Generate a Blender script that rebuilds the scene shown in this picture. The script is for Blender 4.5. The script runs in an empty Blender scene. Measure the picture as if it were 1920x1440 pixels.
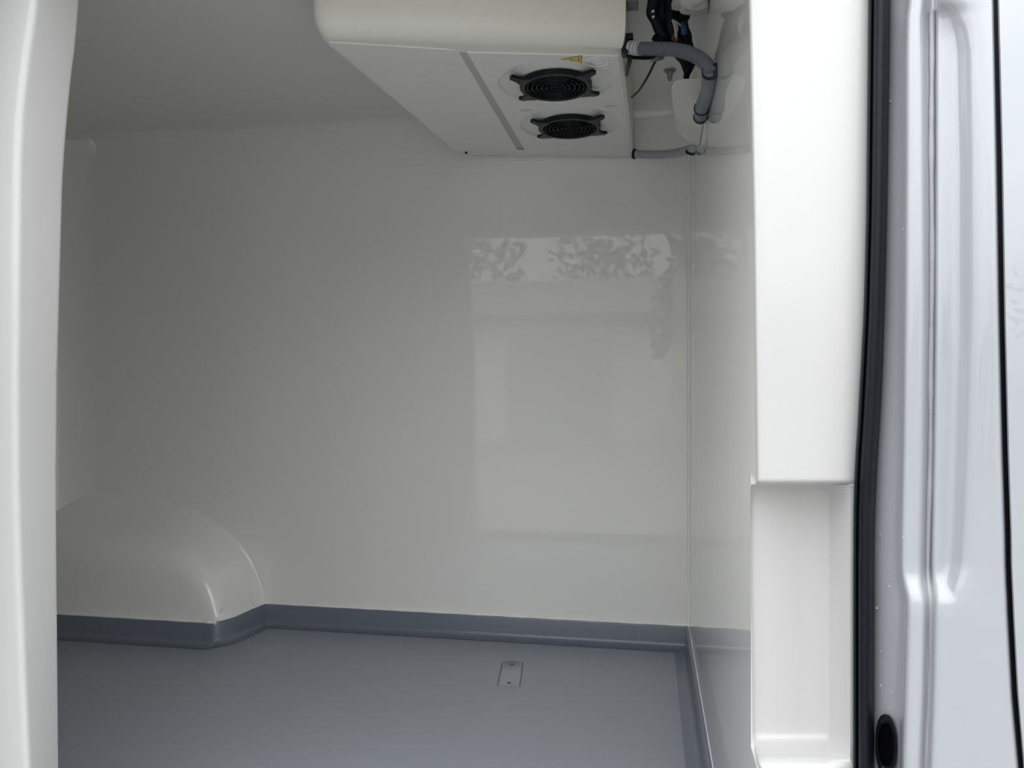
import bpy, bmesh, math, random
import numpy as np
from mathutils import Vector, Matrix, noise

random.seed(7)
S = bpy.context.scene
COL = S.collection
PI = math.pi

# ------------------------------------------------------------------ camera
CZ = 1.47                      # camera height above the ground (m)
F = 1442.0                     # focal length in pixels of the 1920x1440 frame
YAW = math.radians(10.0)
cam_d = bpy.data.cameras.new('camera')
cam = bpy.data.objects.new('camera', cam_d)
COL.objects.link(cam)
cam.location = (0, 0, CZ)
cam.rotation_euler = (PI / 2, 0, YAW)
cam_d.sensor_width = 36.0
cam_d.lens = F / 1920 * 36.0
cam_d.clip_start = 0.05
S.camera = cam

# ------------------------------------------------------------------ overcast sky
W = bpy.data.worlds.new('overcast_sky')
S.world = W
W.use_nodes = True
nt = W.node_tree
nt.nodes.clear()
tc = nt.nodes.new('ShaderNodeTexCoord')
mp = nt.nodes.new('ShaderNodeMapping')
mp.inputs['Scale'].default_value = (1.0, 1.0, 2.2)
nz = nt.nodes.new('ShaderNodeTexNoise')
nz.inputs['Scale'].default_value = 2.6
nz.inputs['Detail'].default_value = 6.0
nz.inputs['Roughness'].default_value = 0.55
cr = nt.nodes.new('ShaderNodeValToRGB')
cr.color_ramp.elements[0].position = 0.36
cr.color_ramp.elements[0].color = (0.70, 0.735, 0.78, 1)
cr.color_ramp.elements[1].position = 0.66
cr.color_ramp.elements[1].color = (1.0, 0.99, 0.97, 1)
bg = nt.nodes.new('ShaderNodeBackground')
bg.inputs['Strength'].default_value = 1.25
wo = nt.nodes.new('ShaderNodeOutputWorld')
nt.links.new(tc.outputs['Generated'], mp.inputs['Vector'])
nt.links.new(mp.outputs['Vector'], nz.inputs['Vector'])
nt.links.new(nz.outputs['Fac'], cr.inputs['Fac'])
# overcast luminance: the zenith about three times as bright as the horizon
sx = nt.nodes.new('ShaderNodeSeparateXYZ')
nt.links.new(tc.outputs['Generated'], sx.inputs['Vector'])
mr = nt.nodes.new('ShaderNodeMapRange')
mr.inputs['From Min'].default_value = 0.0; mr.inputs['From Max'].default_value = 1.0
mr.inputs['To Min'].default_value = 0.55; mr.inputs['To Max'].default_value = 2.15
nt.links.new(sx.outputs['Z'], mr.inputs['Value'])
vm = nt.nodes.new('ShaderNodeVectorMath'); vm.operation = 'SCALE'
nt.links.new(cr.outputs['Color'], vm.inputs[0]); nt.links.new(mr.outputs['Result'], vm.inputs['Scale'])
nt.links.new(vm.outputs['Vector'], bg.inputs['Color'])
nt.links.new(bg.outputs['Background'], wo.inputs['Surface'])

vs = S.view_settings
S.display_settings.display_device = 'sRGB'
vs.view_transform = 'Standard'
vs.look = 'None'
vs.gamma = 1.0
vs.use_curve_mapping = False
vs.exposure = 1.0
S.cycles.max_bounces = 16
S.cycles.diffuse_bounces = 12
S.cycles.glossy_bounces = 6

# ------------------------------------------------------------------ construction helpers
D = 2.60                       # back wall
XB = 0.134                     # bulkhead
ZF = CZ - 0.871                # load floor
ZC = CZ + 0.925                # ceiling
XR = -2.25                     # rear end
cs, sn = math.cos(YAW), math.sin(YAW)

def P(u, v, y):
    """point on the plane y=const (parallel to the van side) seen at (u, v)"""
    t = (u - 960.0) / F
    dx, dy = t * cs - sn, t * sn + cs
    s = y / dy
    return Vector((dx * s, y, CZ - (v - 720.0) / F * s))

def PZ(u, v, z):
    """point at height z (world) seen at (u, v)"""
    t = (u - 960.0) / F
    dx, dy = t * cs - sn, t * sn + cs
    s = (CZ - z) * F / (v - 720.0)
    return Vector((dx * s, dy * s, z))

def lean(v):
    """the van side leans inwards above waist height"""
    z = max(0.0, (720.0 - v) / F)
    return 0.05 * (z / 0.47) ** 2

def catmull(pts, n=8):
    pts = [Vector(p) for p in pts]
    out = []
    for i in range(len(pts) - 1):
        p0 = pts[max(i - 1, 0)]; p1 = pts[i]; p2 = pts[i + 1]; p3 = pts[min(i + 2, len(pts) - 1)]
        for k in range(n):
            t = k / n
            out.append(0.5 * ((2 * p1) + (p2 - p0) * t + (2 * p0 - 5 * p1 + 4 * p2 - p3) * t * t
                              + (3 * p1 - p0 - 3 * p2 + p3) * t ** 3))
    out.append(pts[-1])
    return out

def obj(name, bm, mat, parent=None, smooth=True, angle=40):
    bmesh.ops.recalc_face_normals(bm, faces=bm.faces)
    me = bpy.data.meshes.new(name)
    bm.to_mesh(me); bm.free()
    me.materials.append(mat)
    if smooth:
        for p in me.polygons:
            p.use_smooth = True
        me.set_sharp_from_angle(angle=math.radians(angle))
    o = bpy.data.objects.new(name, me)
    COL.objects.link(o)
    if parent is not None:
        o.parent = parent
    return o

def empty(name, loc=(0, 0, 0)):
    o = bpy.data.objects.new(name, None)
    o.location = loc
    o.empty_display_size = 0.05
    COL.objects.link(o)
    return o

def put(o, parent):
    """parent o keeping its world-space vertices where they are"""
    o.parent = parent
    o.location = Vector(o.location) - Vector(parent.location)
    return o

def tag(o, label, cat, group=None):
    o['label'] = label; o['category'] = cat
    if group:
        o['group'] = group
    return o

def struct(o):
    o['kind'] = 'structure'
    return o

def add_grid(bm, rows, close=False):
    vr = [[bm.verts.new(p) for p in r] for r in rows]
    for i in range(len(vr) - 1):
        a, b = vr[i], vr[i + 1]
        m = len(a)
        for j in range(m if close else m - 1):
            k = (j + 1) % m
            q = [a[j], a[k], b[k], b[j]]
            try:
                bm.faces.new(q)
            except ValueError:
                pass
    return vr

def add_tube(bm, pts, r, n=14, cap=True):
    """sweep a circle; r a number or a function of the arc length s (0..L)"""
    pts = [Vector(p) for p in pts]
    ls = [0.0]
    for a, b in zip(pts, pts[1:]):
        ls.append(ls[-1] + (b - a).length)
    tang = []
    for i in range(len(pts)):
        t = pts[min(i + 1, len(pts) - 1)] - pts[max(i - 1, 0)]
        tang.append(t.normalized())
    up = Vector((0, 0, 1))
    if abs(tang[0].dot(up)) > 0.9:
        up = Vector((1, 0, 0))
    nrm = (up - tang[0] * up.dot(tang[0])).normalized()
    rows = []
    for i, p in enumerate(pts):
        nrm = (nrm - tang[i] * nrm.dot(tang[i])).normalized()
        bi = tang[i].cross(nrm)
        rr = r(ls[i], ls[-1]) if callable(r) else r
        rows.append([p + (nrm * math.cos(2 * PI * k / n) + bi * math.sin(2 * PI * k / n)) * rr for k in range(n)])
    vr = add_grid(bm, rows, close=True)
    if cap:
        bm.faces.new(list(reversed(vr[0]))); bm.faces.new(vr[-1])

def resample(pts, step):
    pts = [Vector(p) for p in pts]
    ls = [0.0]
    for a, b in zip(pts, pts[1:]):
        ls.append(ls[-1] + (b - a).length)
    n = max(2, int(ls[-1] / step) + 1)
    out = []
    j = 0
    for i in range(n):
        s = ls[-1] * i / (n - 1)
        while j < len(ls) - 2 and ls[j + 1] < s:
            j += 1
        t = (s - ls[j]) / max(1e-9, ls[j + 1] - ls[j])
        out.append(pts[j].lerp(pts[j + 1], min(1, t)))
    return out

def corrugated(bm, path, r, pitch, amp, n=18, sharp=2.0):
    per = 8
    pts = resample(path, pitch / per)
    add_tube(bm, pts, lambda s, L: r - amp * abs(math.cos(PI * s / pitch)) ** (6 * sharp), n=n)

def add_box(bm, c, size, rot=None, bevel=0.0):
    m = Matrix.Translation(Vector(c))
    if rot is not None:
        m = m @ rot.to_4x4()
    r = bmesh.ops.create_cube(bm, size=1.0, matrix=m @ Matrix.Diagonal((*size, 1.0)))
    if bevel > 0:
        es = list({e for v in r['verts'] for e in v.link_edges})
        bmesh.ops.bevel(bm, geom=es, offset=bevel, segments=2, affect='EDGES', profile=0.6)

def add_lathe(bm, prof, c, n=32, axis='z', close_ends=True):
    """prof: list of (radius, height)"""
    c = Vector(c)
    rows = []
    for rr, h in prof:
        row = []
        for k in range(n):
            a = 2 * PI * k / n
            if axis == 'z':
                row.append(c + Vector((rr * math.cos(a), rr * math.sin(a), h)))
            else:
                row.append(c + Vector((rr * math.cos(a), h, rr * math.sin(a))))
        rows.append(row)
    vr = add_grid(bm, rows, close=True)
    if close_ends:
        bm.faces.new(vr[0]); bm.faces.new(list(reversed(vr[-1])))

def add_prism(bm, poly, z0, z1):
    lo = [bm.verts.new((p[0], p[1], z0)) for p in poly]
    hi = [bm.verts.new((p[0], p[1], z1)) for p in poly]
    bm.faces.new(lo); bm.faces.new(list(reversed(hi)))
    n = len(poly)
    for i in range(n):
        j = (i + 1) % n
        bm.faces.new([lo[i], lo[j], hi[j], hi[i]])

def bevel_mod(o, w, seg=3, ang=30):
    m = o.modifiers.new('bevel', 'BEVEL')
    m.width = w; m.segments = seg; m.limit_method = 'ANGLE'; m.angle_limit = math.radians(ang)
    return o

# ------------------------------------------------------------------ materials
def mat(name, col, rough=0.4, noise_amt=0.03, noise_scale=6.0, bump=0.0, bump_scale=60.0, coat=0.0,
        metallic=0.0, spec=0.5, coat_rough=0.03, bump_dist=0.002, wave=None, ior=1.5):
    m = bpy.data.materials.new(name)
    m.use_nodes = True
    n = m.node_tree.nodes; l = m.node_tree.links
    b = n['Principled BSDF']
    b.inputs['Roughness'].default_value = rough
    b.inputs['Metallic'].default_value = metallic
    b.inputs['Specular IOR Level'].default_value = spec
    b.inputs['IOR'].default_value = ior
    b.inputs['Coat Weight'].default_value = coat
    b.inputs['Coat Roughness'].default_value = coat_rough
    t = n.new('ShaderNodeTexCoord')
    nz = n.new('ShaderNodeTexNoise')
    nz.inputs['Scale'].default_value = noise_scale
    nz.inputs['Detail'].default_value = 4
    l.new(t.outputs['Object'], nz.inputs['Vector'])
    mx = n.new('ShaderNodeMix'); mx.data_type = 'RGBA'
    mx.inputs['A'].default_value = (*[c * (1 - noise_amt) for c in col], 1)
    mx.inputs['B'].default_value = (*[min(1, c * (1 + noise_amt)) for c in col], 1)
    l.new(nz.outputs['Fac'], mx.inputs['Factor'])
    l.new(mx.outputs['Result'], b.inputs['Base Color'])
    if bump > 0:
        nb = n.new('ShaderNodeTexNoise')
        nb.inputs['Scale'].default_value = bump_scale
        nb.inputs['Detail'].default_value = 2
        l.new(t.outputs['Object'], nb.inputs['Vector'])
        bp = n.new('ShaderNodeBump')
        bp.inputs['Strength'].default_value = bump
        bp.inputs['Distance'].default_value = bump_dist
        l.new(nb.outputs['Fac'], bp.inputs['Height'])
        l.new(bp.outputs['Normal'], b.inputs['Normal'])
        if coat > 0:
            l.new(bp.outputs['Normal'], b.inputs['Coat Normal'])
    return m

M = {}
M['lining'] = mat('white_glossy_lining', (0.84, 0.833, 0.80), 0.5, 0.015, 2.0, bump=0.10, bump_scale=2.6, coat=1.0, coat_rough=0.02, bump_dist=0.004)
M['bulkhead'] = mat('white_bulkhead_gelcoat', (0.84, 0.832, 0.80), 0.4, 0.015, 2.0, bump=0.1, bump_scale=3.0, coat=1.0, coat_rough=0.02, bump_dist=0.002)
M['ceiling'] = mat('white_ceiling_lining', (0.77, 0.765, 0.74), 0.5, 0.015, 2.0, coat=0.2, coat_rough=0.2)
M['rear'] = mat('dimmed_rear_lining', (0.42, 0.415, 0.39), 0.5, 0.015, 2.0, coat=0.3, coat_rough=0.2)  # darkened so the unseen rear wall bounces less light into the left side
M['arch'] = mat('white_arch_gelcoat', (0.84, 0.833, 0.80), 0.45, 0.015, 2.0, coat=1.0, coat_rough=0.06)
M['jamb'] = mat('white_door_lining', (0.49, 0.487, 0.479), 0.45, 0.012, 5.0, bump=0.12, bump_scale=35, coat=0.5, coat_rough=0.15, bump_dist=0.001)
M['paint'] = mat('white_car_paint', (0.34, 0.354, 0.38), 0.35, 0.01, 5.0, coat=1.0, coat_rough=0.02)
M['plastic'] = mat('white_unit_plastic', (0.80, 0.785, 0.72), 0.55, 0.02, 9.0, bump=0.3, bump_scale=160, bump_dist=0.0008)
M['panel'] = mat('white_unit_panel', (0.80, 0.795, 0.76), 0.5, 0.02, 9.0, bump=0.2, bump_scale=200, bump_dist=0.0005)
M['groove'] = mat('unit_joint_grey', (0.50, 0.49, 0.45), 0.7)
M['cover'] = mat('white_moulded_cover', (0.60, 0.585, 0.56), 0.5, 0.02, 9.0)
M['sealant'] = mat('white_sealant', (0.88, 0.87, 0.84), 0.4, 0.06, 60.0, bump=0.5, bump_scale=90)
M['body_sealant'] = mat('grey_body_sealant', (0.33, 0.33, 0.338), 0.5, 0.08, 50.0, bump=0.5, bump_scale=80)
M['black'] = mat('black_plastic', (0.005, 0.006, 0.009), 0.4, 0.2, 20.0, spec=0.3)
M['hole'] = mat('dark_hollow', (0.0015, 0.0015, 0.002), 0.8, 0.1, 20.0, spec=0.02)
M['black_matt'] = mat('black_sheath', (0.004, 0.005, 0.009), 0.55, 0.3, 40.0, bump=0.5, bump_scale=180, spec=0.2)
M['rubber'] = mat('black_rubber', (0.006, 0.0075, 0.011), 0.42, 0.25, 25.0, bump=0.25, bump_scale=50, bump_dist=0.001, spec=0.16)
M['hose'] = mat('grey_hose', (0.102, 0.110, 0.134), 0.5, 0.06, 40.0)
M['hose_light'] = mat('light_grey_hose', (0.36, 0.365, 0.39), 0.5, 0.06, 40.0)
M['silver'] = mat('silver_sleeve', (0.50, 0.50, 0.50), 0.4, 0.1, 50.0, bump=0.4, bump_scale=120)
M['pipe'] = mat('grey_pipe', (0.145, 0.158, 0.182), 0.4, 0.05, 30.0)
M['steel'] = mat('dull_steel', (0.30, 0.31, 0.31), 0.4, 0.1, 60.0, metallic=0.8)
M['tape'] = mat('grey_tape', (0.24, 0.25, 0.23), 0.6, 0.1, 60.0)
M['yellow'] = mat('warning_yellow', (0.80, 0.62, 0.10), 0.45, 0.03, 60.0)
M['print'] = mat('label_print', (0.03, 0.022, 0.015), 0.5)
M['wire_white'] = mat('white_wire', (0.40, 0.40, 0.36), 0.45)
M['wire_blue'] = mat('blue_tape', (0.008, 0.045, 0.13), 0.5)
M['wire_red'] = mat('red_connector', (0.15, 0.012, 0.012), 0.5)
M['wire_green'] = mat('green_wire', (0.03, 0.10, 0.05), 0.5)
M['foam'] = mat('offwhite_filler', (0.50, 0.49, 0.46), 0.8, 0.08, 30.0, bump=0.6, bump_scale=40, bump_dist=0.01)
M['box_grey'] = mat('grey_box_plastic', (0.24, 0.25, 0.25), 0.5)
M['plate'] = mat('grey_floor_plate', (0.30, 0.315, 0.33), 0.2, 0.03, 30.0)
M['plate_dark'] = mat('dark_grey_joint', (0.075, 0.085, 0.095), 0.5, 0.1, 30.0)
M['skirting'] = mat('grey_cove_skirting', (0.155, 0.178, 0.218), 0.30, 0.04, 20.0)
M['ground'] = mat('wet_concrete_yard', (0.25, 0.25, 0.245), 0.55, 0.35, 3.0, bump=0.5, bump_scale=40)
M['cladding'] = mat('beige_cladding', (0.75, 0.71, 0.58), 0.6, 0.05, 3.0)
M['roof'] = mat('grey_roof_sheet', (0.16, 0.16, 0.17), 0.6, 0.1, 3.0)
M['shutter'] = mat('grey_roller_shutter', (0.40, 0.41, 0.42), 0.5, 0.05, 3.0)
M['leaf'] = mat('dark_green_leaves', (0.035, 0.055, 0.022), 0.7, 0.5, 3.0)
M['bark'] = mat('brown_bark', (0.09, 0.065, 0.045), 0.8, 0.4, 8.0)
M['water'] = mat('clear_water', (0.75, 0.78, 0.80), 0.03, 0.0)
wb = M['water'].node_tree.nodes['Principled BSDF']
wb.inputs['Transmission Weight'].default_value = 0.6
wb.inputs['IOR'].default_value = 1.33

# load floor: fine embossed anti-slip grain
def floor_mat():
    m = bpy.data.materials.new('grey_antislip_floor'); m.use_nodes = True
    n = m.node_tree.nodes; l = m.node_tree.links
    b = n['Principled BSDF']
    t = n.new('ShaderNodeTexCoord')
    rot = n.new('ShaderNodeMapping'); rot.inputs['Rotation'].default_value = (0, 0, math.radians(45))
    l.new(t.outputs['Object'], rot.inputs['Vector'])
    w1 = n.new('ShaderNodeTexWave'); w1.inputs['Scale'].default_value = 42; w1.bands_direction = 'X'
    w2 = n.new('ShaderNodeTexWave'); w2.inputs['Scale'].default_value = 42; w2.bands_direction = 'Y'
    l.new(rot.outputs['Vector'], w1.inputs['Vector']); l.new(rot.outputs['Vector'], w2.inputs['Vector'])
    mu = n.new('ShaderNodeMath'); mu.operation = 'MULTIPLY'
    l.new(w1.outputs['Fac'], mu.inputs[0]); l.new(w2.outputs['Fac'], mu.inputs[1])
    bp = n.new('ShaderNodeBump'); bp.inputs['Strength'].default_value = 0.35; bp.inputs['Distance'].default_value = 0.001
    l.new(mu.outputs['Value'], bp.inputs['Height'])
    l.new(bp.outputs['Normal'], b.inputs['Normal'])
    nz = n.new('ShaderNodeTexNoise'); nz.inputs['Scale'].default_value = 2.5; nz.inputs['Detail'].default_value = 5
    l.new(t.outputs['Object'], nz.inputs['Vector'])
    mx = n.new('ShaderNodeMix'); mx.data_type = 'RGBA'
    mx.inputs['A'].default_value = (0.275, 0.295, 0.33, 1); mx.inputs['B'].default_value = (0.295, 0.318, 0.355, 1)
    l.new(nz.outputs['Fac'], mx.inputs['Factor'])
    l.new(mx.outputs['Result'], b.inputs['Base Color'])
    b.inputs['Roughness'].default_value = 0.33
    return m
M['floor'] = floor_mat()

# ================================================================== STRUCTURE
# ---- ground outside
bm = bmesh.new()
add_grid(bm, [[Vector((x, y, 0)) for x in np.linspace(-40, 40, 9)] for y in np.linspace(-45, 12, 9)])
struct(obj('ground', bm, M['ground']))

# ---- load floor (slab, front edge at the door step)
YD = 0.96
bm = bmesh.new()
add_prism(bm, [(XR - 0.02, YD), (XB + 0.01, YD), (XB + 0.01, D + 0.02), (XR - 0.02, D + 0.02)], ZF - 0.05, ZF)
struct(obj('floor', bm, M['floor'], smooth=False))

# ---- door step below the load floor, with a raised lip
bm = bmesh.new()
prof = [(1.03, ZF - 0.5), (0.86, ZF - 0.5), (0.86, ZF - 0.25), (0.90, ZF - 0.25), (0.90, ZF + 0.035), (0.91, ZF + 0.05), (0.945, ZF + 0.05), (0.96, ZF + 0.03), (0.965, ZF - 0.06), (1.03, ZF - 0.06)]
add_grid(bm, [[Vector((x, y, z)) for y, z in prof] for x in (-1.9, 0.13)])
struct(obj('trim_4', bm, M['jamb']))

# ---- ceiling
bm = bmesh.new()
add_prism(bm, [(XR - 0.02, 0.95), (XB + 0.02, 0.95), (XB + 0.02, D + 0.02), (XR - 0.02, D + 0.02)], ZC, ZC + 0.05)
struct(obj('ceiling', bm, M['ceiling'], smooth=False))

# ---- back wall with a coved top and a coved rear corner
bm = bmesh.new()
R1 = 0.045
cove = [(D, ZF)] + [(D, z) for z in np.linspace(ZF + 0.1, ZC - R1, 14)] + \
       [(D - R1 * (1 - math.cos(a)), ZC - R1 + R1 * math.sin(a)) for a in np.linspace(0.2, PI / 2, 7)]
xs = np.linspace(-2.06, XB + 0.005, 24)
add_grid(bm, [[Vector((x, y, z - 0.001)) for y, z in cove] for x in xs])
wall_back = struct(obj('wall_back', bm, M['lining'], angle=60))

# ---- rear end wall, rounded into the back wall
R2 = 0.19
plan = [(-2.06, D)] + [(-2.06 - R2 * math.sin(a), D - R2 * (1 - math.cos(a))) for a in np.linspace(0.15, PI / 2, 8)]
bm = bmesh.new()
add_grid(bm, [[Vector((x, y, z)) for x, y in plan] for z in np.linspace(ZF, ZC, 10)])
struct(obj('trim_6', bm, M['lining'], angle=60))
bm = bmesh.new()
add_grid(bm, [[Vector((XR, y, z)) for y in (D - R2, 1.8, 1.0)] for z in np.linspace(ZF, ZC, 10)])
struct(obj('wall_left', bm, M['rear'], angle=60))

# ---- bulkhead
bm = bmesh.new()
# one board, notched behind the pocket of the door pillar lining
yz = [(0.992, ZF - 0.05), (D + 0.03, ZF - 0.05), (D + 0.03, ZC + 0.05)]
yz += [(0.992 + 0.055 * (max(0.0, z) / 0.45) ** 2, CZ + z) for z in (0.97, 0.8, 0.65, 0.5, 0.4, 0.3, 0.2, 0.1, 0.0)]
yz += [(0.992, CZ - 0.118), (1.052, CZ - 0.118), (1.052, CZ - 0.478), (0.992, CZ - 0.478)]
a_ = [bm.verts.new((XB, y, z)) for y, z in yz]; b_ = [bm.verts.new((XB + 0.012, y, z)) for y, z in yz]
bm.faces.new(a_); bm.faces.new(list(reversed(b_)))
for i in range(len(yz)):
    j = (i + 1) % len(yz); bm.faces.new([a_[i], a_[j], b_[j], b_[i]])
struct(obj('wall_right', bm, M['bulkhead'], smooth=False))

# ---- near side wall: behind the rear door pillar and above the door opening
bm = bmesh.new()
ZH = CZ + 0.80
add_prism(bm, [(XR - 0.02, 1.10), (-1.0, 1.10), (-1.0, 1.15), (XR - 0.02, 1.15)], ZF - 0.05, ZC + 0.05)
add_prism(bm, [(-1.02, 1.04), (XB + 0.04, 1.02), (XB + 0.04, 1.10), (-1.02, 1.14)], ZH, ZC + 0.05)
add_prism(bm, [(XR - 0.3, 0.93), (0.26, 0.93), (0.26, 1.02), (XR - 0.3, 1.02)], ZH + 0.03, ZC + 0.16)
struct(obj('wall_front', bm, M['jamb'], smooth=False))

# ---- wheel arch moulded into the back wall
zb = ZF + 0.066
wl = [(497, 1137), (489, 1105), (474, 1068), (452, 1032), (420, 1000), (380, 975), (330, 957), (270, 947), (200, 942), (110, 940)]
ed = [(417, 1168), (413, 1142), (403, 1112), (385, 1082), (358, 1060), (325, 1045), (285, 1036), (235, 1030), (180, 1028), (110, 1028)]
def dens(pts, n):
    c = catmull([Vector((a, b, 0)) for a, b in pts], n)
    return [(p.x, p.y) for p in c]
wl, ed = dens(wl, 4), dens(ed, 4)
yfr = 2.375
rows = []
NB = len(wl)
for i in range(NB):
    w = P(*wl[i], D)
    e = P(*ed[i], yfr)
    if i == 0:
        w.z = zb + 0.001; e.z = zb + 0.001
    base = Vector((e.x, yfr - 0.02, zb + 0.001))
    pts = []
    w2 = Vector((w.x, D + 0.01, w.z))
    # fillet against the wall, then the arch top, a rounded shoulder, and the front face
    dirn = Vector((w.x + 1.95, 0, w.z - zb)).normalized()
    if i < 3:
        dirn = Vector((1, 0, 0))
    fr = 0.006 + 0.055 * (i / NB) ** 1.3
    pts.append(w + dirn * fr * 1.2 + Vector((0, 0.004, 0)))
    pts.append(w + dirn * fr * 0.6 + Vector((0, -0.0012, 0)))
    pts.append(w + dirn * fr * 0.22 + Vector((0, -0.25 * fr, 0)))
    for t in (0.22, 0.4, 0.6):
        q = w.lerp(e, t)
        pts.append(q)
    a = w.lerp(e, 0.72); c = e + (base - e) * min(1.0, 0.075 / max(0.03, (base - e).length)) if i else e + Vector((-0.03, -0.006, 0))
    if i < 5:
        c = e.lerp(Vector((e.x - 0.05, yfr - 0.012, max(zb + 0.001, e.z - 0.02 * i))), 0.9)
    for t in np.linspace(0, 1, 7):
        pts.append(a * (1 - t) ** 2 + e * 2 * t * (1 - t) + c * t * t)
    cb = Vector((min(c.x, base.x), yfr - 0.02, zb + 0.001))
    for t in (0.25, 0.5, 0.75, 1.0):
        pts.append(c.lerp(cb, t))
    rows.append(pts)
arch_rows = list(rows)
# carry the arch on to the rear end wall
last = rows[-1]
for dx in (0.12, 0.30):
    rows.append([Vector((p.x - dx, p.y, p.z)) for p in last])
bm = bmesh.new()
add_grid(bm, rows)
o = obj('wheel_arch', bm, M['arch'], wall_back, angle=80)
o['label'] = 'rounded glossy white wheel arch'

# ---- cove skirting round the floor
foot = [(r[-1].x, r[-1].y) for r in reversed(arch_rows)] + [(p.x, p.y) for p in reversed(arch_rows[0][:-4])]
path = [(XR, foot[0][1] - 0.002)]
for q in foot:
    if math.dist(q, path[-1]) > 0.005 and q[1] < D - 0.02:
        path.append((q[0] + 0.0005, q[1] - 0.002))
path += [(path[-1][0] + 0.008, D - 0.004), (-1.0, D - 0.004), (-0.4, D - 0.004), (XB - 0.004, D - 0.004)]
path_r = [(XB - 0.004, D - 0.004), (XB - 0.004, 2.0), (XB - 0.004, 1.4), (XB - 0.004, 0.992)]
def skirting(path, name):
    # inward normal is to the right of travel direction for the back run
    prof = [(-0.0045, 0.072), (0.0, 0.0722), (0.006, 0.072), (0.0075, 0.069), (0.0075, 0.020), (0.010, 0.011), (0.017, 0.005), (0.027, 0.0022), (0.045, 0.0016)]
    rows = []
    n = len(path)
    for i, p in enumerate(path):
        p = Vector((*p, 0))
        a = Vector((*path[max(i - 1, 0)], 0)); b = Vector((*path[min(i + 1, n - 1)], 0))
        d1 = (p - a).normalized() if i else (b - p).normalized()
        d2 = (b - p).normalized() if i < n - 1 else d1
        n1 = Vector((d1.y, -d1.x, 0)); n2 = Vector((d2.y, -d2.x, 0))
        nn = (n1 + n2); nn = nn / max(0.35, nn.dot(n1))
        rows.append([Vector((p.x + nn.x * q, p.y + nn.y * q, ZF + h)) for q, h in prof])
    bm = bmesh.new(); add_grid(bm, rows)
    return struct(obj(name, bm, M['skirting'], angle=35)), rows
bb, r_b = skirting(path, 'baseboard_back')
br, r_r = skirting(path_r, 'baseboard_right')
# white sealant along the top of the skirting and up the corner
def bead(pts, r, parent, name='sealant_bead', m='sealant'):
    bm = bmesh.new()
    add_tube(bm, pts, lambda s, L: r * (1 + 0.12 * math.sin(s * 47) + 0.08 * math.sin(s * 113)), n=8)
    o = obj(name, bm, M[m], parent, angle=80)
    return o
bead(resample([r[1] + Vector((0, -0.001, 0.0035)) for r in r_b], 0.02), 0.0045, bb)['label'] = 'white sealant bead'
bead(resample([r[0] + Vector((-0.0005, 0, 0.0012)) for r in r_r], 0.02), 0.0015, br)['label'] = 'white sealant bead'
bm = bmesh.new()
add_tube(bm, resample([(XB - 0.001, D - 0.001, ZF + 0.07), (XB - 0.001, D - 0.001, ZC)], 0.03),
         lambda s, L: 0.0055 * (1 + 0.06 * math.sin(s * 31)), n=10)
struct(obj('trim_5', bm, M['sealant'], angle=80))

# ---- rear door pillar lining (left of the opening)
def rowi(vq, vk, uk):
    return np.interp(vq, vk, uk)
VQ = list(np.linspace(-620, 1980, 66))
vk = [-620, -100, 0, 66, 104, 200, 278, 312, 497, 700, 900, 1100, 1300, 1440, 1980]
edge = [176, 154, 148, 142, 137, 128, 122.5, 120.5, 115.5, 110, 108, 109, 110.5, 111.5, 117]
ridge = [120, 78, 66, 56, 50, 38, 34, 33, 31, 29.5, 30.5, 37, 46, 53, 75]
rows = []
for v in VQ:
    g = lean(v)
    e = P(rowi(v, vk, edge), v, 1.095 + g)
    r_ = P(rowi(v, vk, ridge), v, 1.015 + g)
    z = r_.z
    fl = Vector((r_.x - 0.85, 0.985 + g, z))
    fm = Vector((r_.x - 0.10, 1.006 + g, z))
    bk = Vector((e.x - 0.10, 1.13 + g, z))
    e.z = z
    def rb(a, p, b, d):
        a2 = p + (a - p).normalized() * d; b2 = p + (b - p).normalized() * d
        return [a2 * (1 - t) ** 2 + p * 2 * t * (1 - t) + b2 * t * t for t in np.linspace(0, 1, 6)]
    rows.append([fl, fm] + rb(fm, r_, e, 0.010) + [r_.lerp(e, 0.5)] + rb(r_, e, bk, 0.008) + [bk])
bm = bmesh.new(); add_grid(bm, rows)
struct(obj('trim_1', bm, M['jamb'], angle=80))

# ---- front door pillar lining with its recessed pocket (right of the opening)
Lk = ([-620, 0, 400, 880, 900, 1980], [1387, 1404, 1412, 1418, 1418, 1430])
Rk = ([-620, 0, 400, 600, 700, 800, 900, 1000, 1440, 1980], [1640, 1630, 1626, 1621, 1615, 1610, 1604, 1602, 1602, 1606])
YP, YPB = 0.97, 1.045
rows = []
def prow(v, cols):
    g = lean(v)
    return [P(u, v, y + g) for u, y in cols]
def front_cols(v):
    L = np.interp(v, *Lk); Rr = np.interp(v, *Rk)
    return [(L + 1, 1.064), (L, YP + 0.012), (L + 2.5, YP + 0.003), (L + 7, YP), (1440, YP), (1500, YP), (1556, YP), (1578, YP), (Rr - 6, YP), (Rr + 8, YP + 0.004), (Rr + 20, YP + 0.03)]
def pocket_cols(v, yb=YPB, k=1.0):
    Rr = np.interp(v, *Rk)
    Lb = np.interp(v, [880, 930, 1000, 1380, 1440], [1409, 1407, 1406.5, 1411, 1421])
    y = lambda full: YP + (full - YP) * k
    return [(Lb + 1, 1.064), (Lb, yb - 0.004), (Lb + 3, yb - 0.001), (Lb + 8, yb), (1440, yb), (1500, yb), (1547, yb), (1558, yb - 0.008), (1594, YP + 0.004), (Rr + 8, YP + 0.004), (Rr + 20, YP + 0.03)]
for v in np.linspace(-620, 896, 34):
    rows.append(prow(v, front_cols(v)))
rows.append(prow(901, front_cols(901)))
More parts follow.
